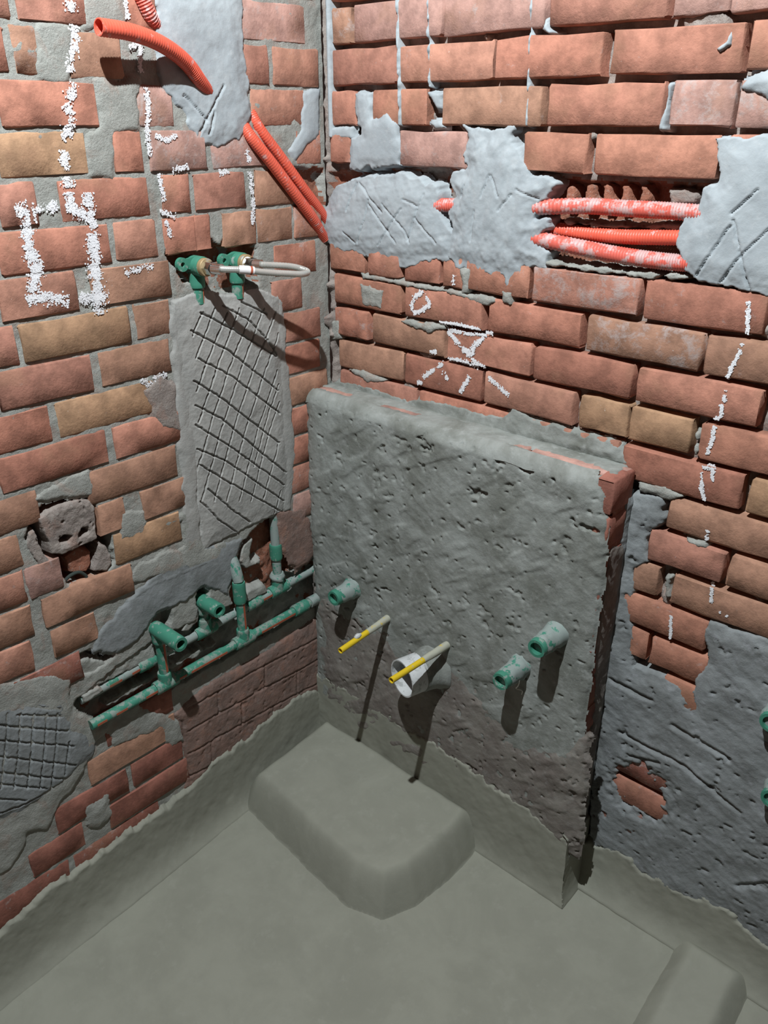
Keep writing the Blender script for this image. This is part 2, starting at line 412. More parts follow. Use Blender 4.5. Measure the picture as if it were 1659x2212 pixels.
LROWS = {
 0: [(523, 658, 'p', .5), (274, 335), (34, 181, None, .2)],
 1: [(593, 686, None, .4), (530, 578), (148, 262, 'b'), (30, 82, 'b', .5)],
 2: [(545, 657, None, .4), (300, 372, 'p', .6), (0, 207)],
 3: [(642, 692, None, .5), (460, 575, 'p', .6), (325, 443, 'p', .55), (247, 304), (0, 186, 'y')],
 4: [(553, 633, 'b'), (422, 528), (352, 409), (131, 320), (0, 76)],
 5: [(638, 692, None, .5), (557, 630, 'b', .4), (483, 552, 'b'), (426, 454), (359, 422), (253, 335), (0, 236)],
 6: [(595, 682, None, .45), (200, 366, 'b', .3), (0, 165)],
 7: [(590, 651), (295, 368, 'b'), (50, 278, 'y', .2), (-60, 35)],
 8: [(616, 692, None, .35), (218, 366, 'b'), (0, 196, None, .3)],
 9: [(607, 690, None, .4), (126, 334, 'y', .35), (-90, 108)],
 10: [(628, 705, 'b'), (250, 393, None, .3), (0, 230)],
 11: [(634, 690), (191, 380, 'b', .2), (-110, 82, 'b', .25)],
 12: [(632, 690), (310, 412, 'b', .2), (217, 268, 'b'), (-120, 42, 'b', .3)],
 13: [(630, 690, None, .5), (250, 388, 'y', .3), (62, 130, 'p', .5), (-150, 52, None, .3)],
 14: [(636, 695, 'p', .5), (96, 285, 'b', .3), (-100, 68, 'b', .2)],
 15: [(116, 207, 'b', .35), (-90, 68, None, .3)],
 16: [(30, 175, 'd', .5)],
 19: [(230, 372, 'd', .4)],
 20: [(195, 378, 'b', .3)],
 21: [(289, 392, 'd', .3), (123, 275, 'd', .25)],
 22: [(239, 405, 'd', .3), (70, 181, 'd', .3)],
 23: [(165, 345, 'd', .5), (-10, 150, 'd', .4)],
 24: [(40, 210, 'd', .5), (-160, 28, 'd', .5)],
}
for k in (-4, -3, -2, -1):
    z0 = 0; off = 0.02 if k % 2 else 0.12
    u = off
    while u < 1.3:
        brick('L', wl, u, u + 0.198, zline('L', k) + JT / 2, zline('L', k - 1) - JT / 2, dl(), None, 0.3); u += 0.21
for k, it in LROWS.items(): row('L', wl, k, it, dl, 1.24 if k < 16 else None)

# cement on the left wall
patch('cement_patch', 'L', [(345, -30), (527, -30), (522, 60), (530, 130), (538, 205), (545, 250), (520, 300), (462, 320), (425, 300), (390, 235), (352, 190), (336, 120), (332, 50)], 'cement', wl,
      0.0055, soft=0.02, lump=0.002, stroke=(1.1, 0.0010), amp=0.008, seed=3, res=0.0025, scratch=[[(395, 205), (445, 262)], [(480, 185), (440, 262), (425, 300)], [(460, 240), (450, 290)]])
HA = [[(520, 652), (573, 678)], [(478, 660), (534, 690), (569, 726), (594, 765)], [(430, 674), (503, 713), (594, 769)], [(410, 713), (490, 756), (599, 843)], [(425, 773), (499, 812), (603, 893)],
      [(416, 821), (477, 860), (601, 956)], [(421, 875), (477, 904), (560, 975), (616, 1021)], [(421, 917), (495, 964), (612, 1047)], [(425, 969), (486, 995), (612, 1082)], [(430, 1003), (477, 1032), (612, 1108)],
      [(447, 1055), (499, 1100), (540, 1128)], [(432, 1082), (470, 1122), (512, 1150)]]
HBL = []
for i in range(11):
    x = 418 + i * 26.5
    HBL.append([(x, 640 + (10 if i % 2 else 0)), (x - 60, 800), (x - 104, 935), (x - 150, 1110)])
def clip_x(lines, xl, xr):
    out = []
    for ln in lines:
        pts = []
        for a, b in zip(ln[:-1], ln[1:]):
            for t in np.linspace(0, 1, 7)[:-1]:
                q = (a[0] + (b[0] - a[0]) * t, a[1] + (b[1] - a[1]) * t)
                if xl(q[1]) < q[0] < xr(q[1]) and q[1] > 650: pts.append(q)
                elif len(pts) > 1: out.append(pts); pts = []
                else: pts = []
        if len(pts) > 1: out.append(pts)
    return out
HBL += [[(x, y0), (x - 60, y0 + 165), (x - 100, y0 + 310)] for x, y0 in ((640, 720), (660, 790), (672, 870))]
HBL = clip_x(HBL, lambda y: 412 + (y - 650) * 0.03, lambda y: 598 + (y - 650) * 0.03)
patch('scored_cement_patch', 'L', [(372, 652), (420, 632), (500, 640), (560, 628), (603, 640), (612, 760), (618, 900), (628, 1030), (612, 1104), (560, 1126), (505, 1154), (440, 1185), (428, 1100), (420, 980), (398, 880), (384, 760)], 'cement_mid', wl,
      0.0045, base=-0.003, soft=0.02, lump=0.0022, amp=0.005, res=0.0015, scratch=HA + HBL, sw=0.0014, sd=0.006, seed=6, stroke=(1.35, 0.0008))
# soft cement smears either side of the scored patch and over the joints
patch('cement_smear', 'L', [(366, 660), (384, 660), (392, 760), (404, 860), (420, 960), (428, 1080), (436, 1190), (402, 1205), (398, 1080), (388, 960), (378, 840)], 'cement_mid', wl, 0.0024, -0.003, amp=0.012, freq=30, seed=8)
patch('cement_smear', 'L', [(598, 640), (612, 650), (622, 800), (640, 980), (628, 1100), (614, 1105), (604, 900)], 'cement_mid', wl, 0.0026, -0.003, amp=0.010, freq=35, seed=9)
patch('cement_smear', 'L', [(205, 175), (300, 170), (303, 285), (248, 290), (242, 385), (188, 388), (192, 290), (212, 270)], 'mortar', wl, 0.0022, -0.003, amp=0.012, freq=35, seed=10)
patch('cement_smear', 'L', [(82, 52), (150, 60), (146, 170), (84, 172)], 'mortar', wl, 0.0022, -0.003, amp=0.010, freq=35, seed=11)
patch('cement_smear', 'L', [(182, -20), (275, -20), (272, 60), (185, 60)], 'mortar', wl, 0.0022, -0.003, amp=0.010, freq=35, seed=12)
patch('cement_smear', 'L', [(655, 200), (690, 195), (690, 290), (640, 345), (620, 330), (650, 280)], 'cement', wl, 0.003, -0.003, amp=0.008, freq=40, seed=13)
patch('cement_smear', 'L', [(140, 1040), (190, 1015), (200, 1050), (200, 1070), (120, 1075), (60, 1085)], 'mortar', wl, 0.0020, -0.003, amp=0.008, freq=40, seed=14)
patch('cement_smear', 'L', [(312, 845), (345, 805), (378, 835), (392, 930), (350, 925)], 'mortar_r', wl, 0.0028, -0.003, amp=0.008, freq=45, seed=15)
patch('cement_smear', 'L', [(262, 1110), (312, 1105), (310, 1150), (420, 1095), (440, 1185), (520, 1168), (505, 1210), (400, 1235), (320, 1250), (268, 1265), (300, 1215), (395, 1180), (392, 1130), (262, 1165)], 'mortar', wl, 0.0024, -0.003, amp=0.010, freq=35, seed=16)
patch('trowelled_cement_band', 'L', [(440, 1182), (522, 1166), (508, 1215), (492, 1285), (440, 1262), (415, 1290), (372, 1312), (340, 1322), (318, 1355), (285, 1395), (240, 1412), (205, 1408), (212, 1372), (250, 1330), (300, 1275), (360, 1225)], 'render', wl,
      0.0026, -0.004, soft=0.03, lump=0.0016, amp=0.008, res=0.003, seed=17, scratch=[[(230, 1330), (330, 1262), (470, 1205)]], sd=-0.0014)
# bottom left
LH = [[(33, 1542), (134, 1545)], [(76, 1526), (130, 1530)], [(-20, 1563), (145, 1577)], [(-20, 1596), (156, 1609)], [(-20, 1630), (161, 1650)], [(-20, 1665), (137, 1680)], [(-20, 1690), (98, 1701)], [(-20, 1723), (54, 1726)],
      [(165, 1664), (100, 1708), (50, 1735), (-20, 1760)]]
LH += [[(x, 1540), (x - 4, 1610), (x - 14, 1700)] for x in (14, 42, 70, 98, 122)] + [[(146, 1600), (138, 1670)]]
patch('scored_cement_patch', 'L', [(-90, 1540), (20, 1520), (90, 1508), (140, 1508), (160, 1560), (200, 1590), (205, 1625), (172, 1668), (140, 1700), (70, 1745), (-90, 1815)], 'render', wl,
      0.0065, -0.003, soft=0.018, lump=0.0018, amp=0.006, res=0.0022, scratch=LH, sw=0.0016, sd=0.0045, seed=18)
patch('cement_smear', 'L', [(-100, 1480), (20, 1475), (110, 1455), (150, 1475), (160, 1530), (210, 1560), (260, 1560), (210, 1600), (190, 1650), (140, 1720), (105, 1790), (60, 1800), (45, 1850), (0, 1890), (-100, 1900)], 'mortar', wl, 0.003, -0.004, amp=0.010, freq=35, lump=0.003, seed=19)
patch('cement_smear', 'L', [(182, 1740), (235, 1715), (245, 1755), (215, 1790), (185, 1785)], 'mortar', wl, 0.004, -0.003, amp=0.008, freq=60, lump=0.005, seed=20)
patch('cement_smear', 'L', [(150, 1425), (232, 1430), (330, 1380), (340, 1430), (250, 1470), (200, 1500), (150, 1500)], 'mortar', wl, -0.006, -0.02, amp=0.012, freq=50, lump=0.008, seed=21)
patch('cement_rubble', 'L', [(236, 1530), (330, 1470), (420, 1418), (480, 1392), (480, 1402), (420, 1434), (330, 1486), (240, 1540)], 'mortar', wl, -0.020, -0.045, soft=0.006, amp=0.010, freq=60, lump=0.010, seed=121, res=0.0026)
patch('cement_rubble', 'L', [(176, 1505), (215, 1478), (225, 1490), (200, 1512), (180, 1525)], 'mortar', wl, 0.002, -0.04, soft=0.006, amp=0.006, lump=0.006, seed=122)
patch('cement_rubble', 'L', [(392, 1368), (420, 1318), (434, 1322), (432, 1345), (410, 1368)], 'mortar', wl, -0.004, -0.04, soft=0.006, amp=0.004, lump=0.006, seed=124)
patch('cement_rubble', 'L', [(528, 1180), (550, 1165), (545, 1215), (570, 1205), (565, 1222), (535, 1232), (522, 1215)], 'mortar', wl, -0.006, -0.04, soft=0.006, amp=0.005, lump=0.006, seed=125)
patch('cement_rubble', 'L', [(535, 1282), (575, 1258), (585, 1280), (545, 1302), (525, 1300)], 'mortar', wl, -0.006, -0.04, soft=0.006, amp=0.005, lump=0.006, seed=126)
patch('brick_dust_wash', 'L', [(376, 1545), (440, 1485), (560, 1420), (690, 1330), (730, 1335), (740, 1500), (640, 1545), (520, 1640), (400, 1735), (402, 1640), (396, 1590)], 'mud', wl, 0.004, -0.003, amp=0.004, freq=50, lump=0.0035, seed=22, pits=0.002, scratch=[[(368, 1540), (394, 1560), (400, 1620), (412, 1690)]] + [[(405, y), (560, y - 88), (720, y - 172)] for y in (1530, 1578, 1628, 1678)] + [[(470, 1492), (472, 1540)], [(570, 1435), (571, 1484)], [(520, 1515), (521, 1566)], [(640, 1448), (640, 1495)], [(455, 1602), (456, 1650)], [(590, 1525), (590, 1575)]], sw=0.0022, sd=0.0040)
patch('brick_dust_wash', 'L', [(600, 1105), (660, 1100), (672, 1140), (690, 1190), (640, 1235), (612, 1190)], 'mud', wl, 0.003, -0.003, amp=0.010, freq=50, lump=0.003, seed=23)
patch('cement_smear', 'L', [(215, 1555), (300, 1520), (385, 1560), (398, 1600), (370, 1615), (345, 1575), (250, 1610)], 'mortar', wl, 0.003, -0.003, amp=0.010, freq=45, lump=0.004, seed=24)

# ---------------------------------------------------------------- right wall
REC_R = [
 ([(1163, 392), (1240, 390), (1400, 398), (1545, 404), (1520, 470), (1490, 612), (1300, 588), (1150, 566), (1140, 470)], 0.044, 0.45),
 ([(706, 370), (960, 366), (990, 385), (992, 475), (935, 475), (930, 405), (800, 398), (730, 425), (706, 440)], 0.036, 0.1),
 ([(918, 232), (956, 238), (956, 264), (925, 266)], 0.034, 0.0),
]
def bed_r(U, V):
    D = -0.0260 + 0.006 * fbm(U * 34, V * 34, 55, 4) + 0.0018 * fbm(U * 150, V * 150, 58, 2)
    D = D + 0.023 * sstep(0.0, 0.012, 0.016 - U + 0.012 * fbm(U * 20, V * 30, 66, 3)) + 0.019 * sstep(0.44, 0.62, fbm(U * 14, V * 20, 63, 3))
    D, mk = recess(U, V, 'R', REC_R, D, 200)
    return D, None, mk
wr = struct(hfield('wall_right', 'R', (0.0, 1.56, -0.06, ZO + 0.30), 0.0035, bed_r, 'mortar_r', mats2='broken'))
dr = lambda: random.uniform(-0.0020, 0.0028)
RROWS = {
 0: [(716, 756, 'b', .5), (762, 952, 'p', .35), (958, 1177, 'p', .45), (1187, 1446, None, .25), (1456, 1582, 'p', .4), (1586, 1720, 'p', .4)],
 1: [(716, 854, None, .35), (862, 1062, None, .35), (1070, 1302, None, .4), (1320, 1606, None, .3), (1618, 1900)],
 2: [(712, 768, None, .4), (803, 918, 'o', .3), (955, 1170, 'b', .35), (1182, 1432, None, .3), (1448, 1587, 'p', .6), (1591, 1720, 'p', .6)],
 3: [(714, 756, None, .4), (862, 1010, 'p', .5), (1130, 1266, 'o', .3), (1285, 1548, 'o', .25)],
 4: [(1690, 1900)],
 5: [(1690, 1900)],
 6: [(712, 786, 'o', .4), (796, 864, None, .45), (873, 949, None, .4), (956, 1001, 'o'), (1007, 1142, 'o', .45), (1152, 1381, None, .62), (1391, 1655, None, .42)],
 7: [(722, 866, 'o', .25), (875, 1043, None, .25), (1053, 1255, None, .35), (1268, 1515, 'b', .6), (1525, 1790, 'b')],
 8: [(724, 794, None, .5), (803, 959, 'b', .25), (964, 1146, None, .25), (1152, 1365, None, .2), (1375, 1643, None, .15), (1668, 1920)],
 9: [(731, 869, 'b', .25), (874, 1039, None, .3), (1046, 1237, None, .35), (1250, 1356, 'y', .3), (1360, 1492, 'y', .2), (1512, 1780, 'o', .2)],
 10: [(735, 900), (905, 1112), (1120, 1335), (1345, 1600, None, .2), (1618, 1900, 'y')],
 11: [(1442, 1690, 'b', .2)],
 12: [(1402, 1563, None, .2), (1574, 1800, 'b', .2)],
 13: [(1366, 1421, 'b', .3), (1452, 1680, 'b', .2)],
 14: [(1340, 1526, 'o', .4)],
 15: [(1360, 1396, 'o', .3), (1405, 1526, 'o', .4)],
 16: [(1430, 1510, 'o', .4)],
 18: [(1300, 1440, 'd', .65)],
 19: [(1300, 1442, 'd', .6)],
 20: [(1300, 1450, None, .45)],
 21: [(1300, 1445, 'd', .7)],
}
for k in (-3, -2, -1):
    u = 0.02 if k % 2 else 0.10
    while u < 1.4:
        brick('R', wr, u, u + 0.2, zline('R', k) + JT / 2, zline('R', k - 1) - JT / 2, dr(), None, 0.3); u += 0.21
for k, it in RROWS.items(): row('R', wr, k, it, dr, 1.34 if k < 14 else None)

# cement on the right wall
patch('cement_patch', 'R', [(705, 440), (712, 415), (738, 395), (778, 380), (860, 372), (915, 388), (946, 402), (950, 432), (948, 455), (965, 478), (985, 520), (990, 560), (960, 565), (900, 572), (876, 585), (850, 570), (800, 562), (770, 548), (740, 540), (700, 530), (694, 492), (684, 462)], 'cement', wr,
      0.008, -0.03, soft=0.026, amp=0.008, lump=0.003, seed=31, res=0.0022, stroke=(0.15, 0.0012),
      scratch=[[(772, 395), (752, 455)], [(778, 395), (830, 460)], [(775, 525), (795, 460), (800, 430)], [(820, 530), (870, 450)], [(745, 500), (770, 525)], [(885, 520), (910, 440), (918, 420)], [(800, 440), (860, 525)], [(830, 440), (880, 500), (890, 525)], [(875, 430), (905, 445)], [(900, 470), (945, 525)]], sw=0.0015, sd=0.0035)
for i, x in enumerate((1222, 1262, 1300, 1340, 1382)):
    patch('broken_cell', 'R', [(x - 9, 400), (x + 9, 400), (x + 13, 440), (x - 13, 440)], 'broken', wr, -0.016, -0.05, soft=0.006, amp=0.004, freq=90, lump=0.003, seed=150 + i, res=0.0025)
patch('cement_rubble', 'R', [(1430, 410), (1470, 408), (1500, 425), (1495, 445), (1440, 440)], 'mortar_r', wr, -0.012, -0.05, soft=0.006, amp=0.005, lump=0.006, seed=156, res=0.0025)
patch('cement_rubble', 'R', [(1200, 474), (1300, 482), (1400, 484), (1465, 482), (1462, 498), (1380, 500), (1290, 498), (1205, 486)], 'mortar_r', wr, -0.018, -0.05, soft=0.006, amp=0.007, lump=0.006, seed=157, res=0.0025)
patch('cement_rubble', 'R', [(1175, 560), (1260, 572), (1370, 586), (1480, 588), (1500, 608), (1380, 602), (1250, 586), (1170, 576)], 'mortar', wr, 0.001, -0.05, soft=0.006, amp=0.007, lump=0.005, seed=158, res=0.0025)
patch('cement_patch', 'R', [(1000, 268), (1040, 278), (1110, 272), (1112, 310), (1135, 350), (1150, 375), (1180, 382), (1205, 395), (1195, 418), (1162, 445), (1160, 470), (1188, 468), (1182, 500), (1158, 520), (1185, 545), (1180, 580), (1130, 580), (1110, 630), (1095, 640), (1085, 600), (1030, 590), (985, 580), (960, 545), (975, 500), (965, 455), (980, 425), (968, 390), (980, 372), (1005, 365), (1000, 330), (1010, 300)], 'cement', wr,
      0.009, -0.03, soft=0.024, amp=0.009, lump=0.0034, seed=32, res=0.0022, stroke=(1.3, 0.0022),
      scratch=[[(1062, 378), (1045, 425)], [(1066, 378), (1082, 425)], [(1008, 400), (1000, 425)], [(1110, 420), (1080, 455)], [(1120, 410), (1165, 430)], [(1030, 455), (1020, 520)]], sw=0.0015, sd=0.0035)
patch('cement_patch', 'R', [(1548, 300), (1600, 292), (1690, 286), (1760, 330), (1752, 470), (1780, 560), (1745, 662), (1640, 640), (1600, 632), (1560, 620), (1510, 606), (1475, 590), (1462, 560), (1464, 505), (1478, 470), (1505, 460), (1508, 440), (1518, 405), (1545, 395), (1552, 360), (1545, 330)], 'cement', wr,
      0.008, -0.03, soft=0.024, amp=0.007, lump=0.0020, seed=33, res=0.0022,
      scratch=[[(1493, 612), (1530, 560), (1583, 485)], [(1545, 625), (1600, 555), (1680, 480)], [(1588, 475), (1600, 540), (1622, 640)], [(1585, 460), (1640, 410)]], sw=0.0015, sd=0.005)
patch('cement_patch', 'R', [(1600, 190), (1640, 150), (1720, 110), (1720, 230), (1660, 215), (1640, 200)], 'cement', wr, 0.007, -0.01, amp=0.010, seed=34)
patch('cement_patch', 'R', [(765, 198), (800, 196), (806, 250), (835, 245), (862, 262), (864, 345), (872, 362), (755, 366), (756, 300), (785, 290), (770, 270)], 'cement', wr, 0.005, -0.03, amp=0.008, lump=0.002, seed=35, res=0.0026)
patch('cement_smear', 'R', [(712, 270), (760, 275), (762, 300), (720, 300)], 'cement', wr, 0.0035, -0.014, amp=0.008, seed=36)
patch('cement_smear', 'R', [(918, 198), (954, 198), (952, 238), (935, 236)], 'cement', wr, -0.004, -0.02, amp=0.005, seed=37)
patch('cement_smear', 'R', [(925, 265), (950, 258), (962, 275), (940, 282)], 'cement', wr, 0.003, -0.012, amp=0.003, soft=0.006, seed=38)
for i, q in enumerate([[(1170, 65), (1180, 35), (1190, 60), (1200, 70), (1185, 80)], [(1444, 178), (1460, 176), (1448, 225), (1440, 285), (1420, 288), (1418, 270), (1436, 230)], [(1568, 85), (1585, 50), (1582, 100), (1552, 118), (1545, 105)]]):
    patch('mortar_drip', 'R', q, 'cement', wr, 0.008, -0.03, soft=0.008, amp=0.003, lump=0.003, seed=40 + i, res=0.002)
for i, (xa, xb, ya, yb, w) in enumerate([(705, 712, -20, 300, 9), (855, 862, -20, 275, 6), (921, 925, -20, 190, 5), (1146, 1136, -20, 275, 7)]):
    patch('mortar_drip', 'R', [(xa, ya), (xa + w, ya), (xb + w, yb), (xb, yb)], 'cement', wr, 0.0060, -0.03, soft=0.002, amp=0.0012, freq=90, lump=0.001, seed=44 + i, res=0.0022)
# ragged mortar squeezed out of the joints
for i, q in enumerate([[(780, 588), (870, 605), (960, 622), (1060, 640), (1075, 655), (1040, 662), (985, 640), (900, 625), (785, 603)], [(855, 690), (890, 690), (960, 702), (962, 712), (925, 722), (880, 705)],
                       [(775, 608), (832, 625), (826, 668), (782, 662)], [(745, 795), (790, 800), (835, 822), (800, 830)], [(1370, 1035), (1440, 1050), (1490, 1075), (1450, 1082), (1380, 1062)],
                       [(1470, 1158), (1530, 1172), (1530, 1188), (1490, 1178)], [(990, 572), (1020, 580), (1012, 640), (998, 635)], [(716, 690), (735, 690), (738, 735), (716, 735)], [(1075, 620), (1110, 630), (1105, 660), (1088, 655)],
                       [(1432, 1240), (1452, 1245), (1450, 1290), (1438, 1292)], [(1500, 930), (1512, 935), (1508, 985), (1497, 985)]]):
    patch('squeezed_mortar', 'R', q, 'mortar', wr, 0.0045, -0.03, soft=0.008, amp=0.005, freq=80, lump=0.004, seed=60 + i, res=0.0024)
patch('cement_fillet', 'R', [(700, 828), (745, 822), (800, 838), (880, 860), (960, 872), (1040, 893), (1085, 900), (1110, 880), (1140, 903), (1235, 930), (1340, 962), (1352, 1000), (1000, 960), (700, 900)], 'plaster', wr, 0.006, -0.010, soft=0.02, amp=0.008, lump=0.004, seed=75, res=0.0025)
patch('cement_render', 'R', [(1366, 1062), (1440, 1072), (1436, 1130), (1402, 1160), (1400, 1215), (1372, 1230), (1366, 1400), (1368, 1440), (1420, 1455), (1468, 1478), (1478, 1500), (1496, 1520), (1498, 1470), (1528, 1430), (1518, 1360), (1530, 1338), (1600, 1362), (1900, 1440), (1900, 2260), (1500, 1960), (1270, 1850), (1280, 1500), (1320, 1062)], 'render', wr,
      0.007, -0.03, soft=0.020, amp=0.007, lump=0.0040, seed=76, res=0.003, stroke=(-0.35, 0.0014), pits=0.004,
      holes=[([(1330, 1672), (1380, 1650), (1432, 1690), (1436, 1740), (1425, 1765), (1385, 1752), (1340, 1718)], 0.022)],
      scratch=[[(1340, 1580), (1480, 1650), (1560, 1720), (1600, 1750)], [(1455, 1565), (1500, 1590), (1575, 1635)], [(1360, 1630), (1425, 1645)], [(1330, 1470), (1410, 1510)], [(1595, 1910), (1660, 1905)]], sw=0.004, sd=0.006)

# ---------------------------------------------------------------- low partition
core_v = FACE['P'](np.array([0, XP - .002, XP - .002, 0, 0, XP - .002, XP - .002, 0.]), np.array([-.06] * 4 + [ZP - .006] * 4), np.array([-.014, -.014, -.08, -.08] * 2))
me = bpy.data.meshes.new('wall_partition')
me.from_pydata([tuple(v) for v in core_v], [], [(0, 1, 5, 4), (1, 2, 6, 5), (2, 3, 7, 6), (3, 0, 4, 7), (4, 5, 6, 7)]); me.update()
wp = struct(link(bpy.data.objects.new('wall_partition', me), None, 'broken'))
PH = [([(905, 1405), (955, 1395), (960, 1440), (935, 1490), (900, 1500), (880, 1450)], 0.0)]
PS = [[(1120, 1720), (1170, 1745), (1240, 1760)], [(1180, 1600), (1230, 1585), (1275, 1595)], [(1080, 1535), (1110, 1560)], [(985, 1540), (1010, 1555)], [(1100, 1330), (1125, 1340), (1150, 1332)],
      [(990, 1400), (1060, 1430)], [(880, 1185), (960, 1205)], [(930, 1110), (1000, 1100)], [(1000, 1180), (1120, 1250), (1180, 1260)], [(1020, 1240), (1060, 1275)], [(740, 1215), (830, 1260)]]
RT = 0.030
def roundover(t):                            # drop of a surface that turns round an edge, t = distance from the edge
    k = np.clip((RT - t) / RT, 0, 0.995); return -RT * (1 - np.sqrt(1 - k * k))
def face_extra(U, V): return px_extra(U, V) * sstep(0.0, 0.03, ZP + 0.003 - V) + roundover(ZP + 0.003 - V)
def px_extra(U, V):
    return 0.0035 * fbm(U * 7, V * 7, 301, 2) - 0.006 * sstep(0.50, 0.62, fbm(U * 42, V * 55, 303, 3)) * sstep(-.2, .3, fbm(U * 6, V * 6, 304, 2)) + 0.0022 * sstep(0.0, 0.3, fbm(U * 7 + V * 4, V * 20 - U * 12, 305, 3))
patch('plaster_face', 'P', [(0.0, -0.05), (XP + .002, -0.05), (XP + .002, ZP - 0.45), (XP - .002, ZP - 0.30), (XP + .001, ZP - 0.17), (XP - .006, ZP - 0.08), (XP - 0.020, ZP - 0.03), (XP - .045, ZP - .004), (XP - .06, ZP + .03), (0.0, ZP + 0.03)], 'plaster', wp,
      0.004, -0.003, soft=0.010, amp=0.0045, freq=55, lump=0.0020, res=0.0024, seed=81, stroke=(-0.5, 0.0006), pits=0.0030, scratch=None, raw=True, extra=face_extra, clip=lambda U, V: V < ZP + 0.0005)
patch('mud_splash', 'P', [(675, 1235), (740, 1300), (800, 1330), (870, 1395), (960, 1410), (1060, 1500), (1120, 1590), (1180, 1600), (1275, 1590), (1270, 1700), (1250, 1860), (1000, 1720), (700, 1540)], 'plaster_low', wp, 0.0062, -0.004, soft=0.03, amp=0.016, freq=24, lump=0.0025, res=0.0028, seed=86, pits=0.003, extra=px_extra)
patch('cement_top', 'T', [(0.0, -0.04), (XP - 0.07, -0.04), (XP - 0.045, 0.0), (XP - 0.01, 0.03), (XP - 0.02, 0.09), (0.0, 0.09)], 'plaster', wp, 0.003, -0.004, soft=0.012, amp=0.008, lump=0.004, seed=83, raw=True, res=0.0025, extra=lambda U, V: roundover(V + 0.004), clip=lambda U, V: V > -0.0015,
      holes=[([(-0.01, 0.034), (0.10, 0.034), (0.10, 0.05), (-0.01, 0.052)], 0.006), ([(0.19, 0.034), (0.29, 0.034), (0.29, 0.048), (0.19, 0.048)], 0.006), ([(0.53, 0.028), (0.70, 0.012), (XP, 0.02), (0.69, 0.046), (0.54, 0.042)], 0.006)])
for i in range(4):
    b = brick('T', wp, 0.002 + i * 0.19, 0.185 + i * 0.19 + (0 if i < 3 else -0.002), 0.026, 0.077, -0.0005, 'p', 0.3, 0.001, -0.03, 0.003)
for i in range(15):
    z1 = ZP - 0.001 - i * 0.069
    brick('S', wp, 0.002, 0.076, z1 - 0.062, z1, random.uniform(-0.001, 0.001), 'd', 0.25, 0.0015, -0.03, 0.003)
patch('cement_smear', 'S', [(0.015, ZP - 0.135), (0.085, ZP - 0.14), (0.085, 0.0), (0.020, 0.0), (0.030, ZP - 0.62), (0.045, ZP - 0.50), (0.028, ZP - 0.42), (0.012, ZP - 0.36), (0.012, ZP - 0.25)], 'plaster_low', wp, 0.004, -0.004, amp=0.010, freq=55, lump=0.004, seed=84, raw=True, res=0.0025)
patch('cement_smear', 'S', [(0.06, ZP - 0.05), (0.085, ZP - 0.05), (0.085, 0.0), (0.068, 0.0), (0.062, ZP - 0.4)], 'render', wp, 0.005, -0.004, amp=0.006, freq=55, lump=0.003, seed=85, raw=True, res=0.0025)

# ---------------------------------------------------------------- floor, plinth, kerb and the coat that runs up the walls
def fl(U, V):
    D = zfloor(U, V) + 0.0025 * fbm(U * 4, V * 4, 90, 2) + 0.0006 * fbm(U * 30, V * 30, 91, 2)
    return D, None
floor = struct(hfield('floor', 'F', (-0.01, 1.62, -1.75, 0.02), 0.012, fl, 'coat'))
def mound(name, pts, hgt, soft, rnd, res, seed, sag=0.0):
    P = np.array(pts); pad = 0.02
    def fn(U, V):
        s = sdf(U, V, P)
        # round the corners of the outline
        for k in range(2):
            s = (s + np.roll(s, 1, 0) + np.roll(s, -1, 0) + np.roll(s, 1, 1) + np.roll(s, -1, 1)) / 5
        s = s + 0.004 * fbm(U * 14, V * 14, seed, 3)
        t = np.clip(s / soft, 0, 1)
        D = zfloor(U, V) - 0.004 + (hgt + 0.004) * (t ** 0.75 * (1 - t) + t * (1 - (1 - t) ** rnd)) + 0.0045 * fbm(U * 10, V * 10, seed + 2, 3) * t
        return D, s > -0.006
    return hfield(name, 'F', (P[:, 0].min() - pad, P[:, 0].max() + pad, P[:, 1].min() - pad, P[:, 1].max() + pad), res, fn, 'coat', floor)
mound('raised_plinth', [(0.0, -0.05), (0.0, -0.345), (0.03, -0.365), (0.41, -0.40), (0.50, -0.375), (0.535, -0.30), (0.55, -0.16), (0.545, -0.05)], 0.095, 0.052, 2.4, 0.004, 95)
mound('raised_kerb', [(0.995, 0.0), (1.00, -0.06), (1.01, -0.4), (1.02, -0.9), (1.19, -0.9), (1.17, -0.4), (1.15, 0.0)], 0.040, 0.04, 2.0, 0.004, 97)
def upstand(face, top, lo, seed, thick=0.009, foot=0.030, sfx=None):
    T = np.array(top)
    def fn(U, V):
        x, y = (0 * U, -U) if face == 'L' else ((U, 0 * U + (YP if face == 'P' else 0.0)) if face != 'S' else (0 * U + XP, YP + U))
        zf = zfloor(x, y)
        zt = np.interp(U, T[:, 0], T[:, 1]) + 0.012 * fbm(U * 45, U * 0 + seed, seed, 4) + 0.008 * fbm(U * 90, V * 90, seed + 4, 3)
        s = zt - V
        D = -0.006 + (thick + 0.006) * sstep(-0.002, 0.010, s) + foot * np.exp(-np.clip(V - zf, 0, 1) / 0.030) + 0.0012 * fbm(U * 40, V * 40, seed + 1, 3)
        D = D + 0.0022 * fbm(U * 9, V * 9, seed + 2, 3) + 0.004 * np.exp(-np.clip(s, 0, 1) / 0.012) * fbm(U * 90, V * 90, seed + 3, 3)
        kp = (s > -0.004) & (V > zf - 0.03); cn = thick + foot * np.exp(-np.clip(V - zf, 0, 1) / 0.030)
        if face == 'P': kp &= U < XP + cn - 0.002
        if face == 'S': kp &= U > -cn - 0.001
        return D, kp
    return hfield('coat_upstand', face, lo, 0.0030, fn, 'coat', floor)
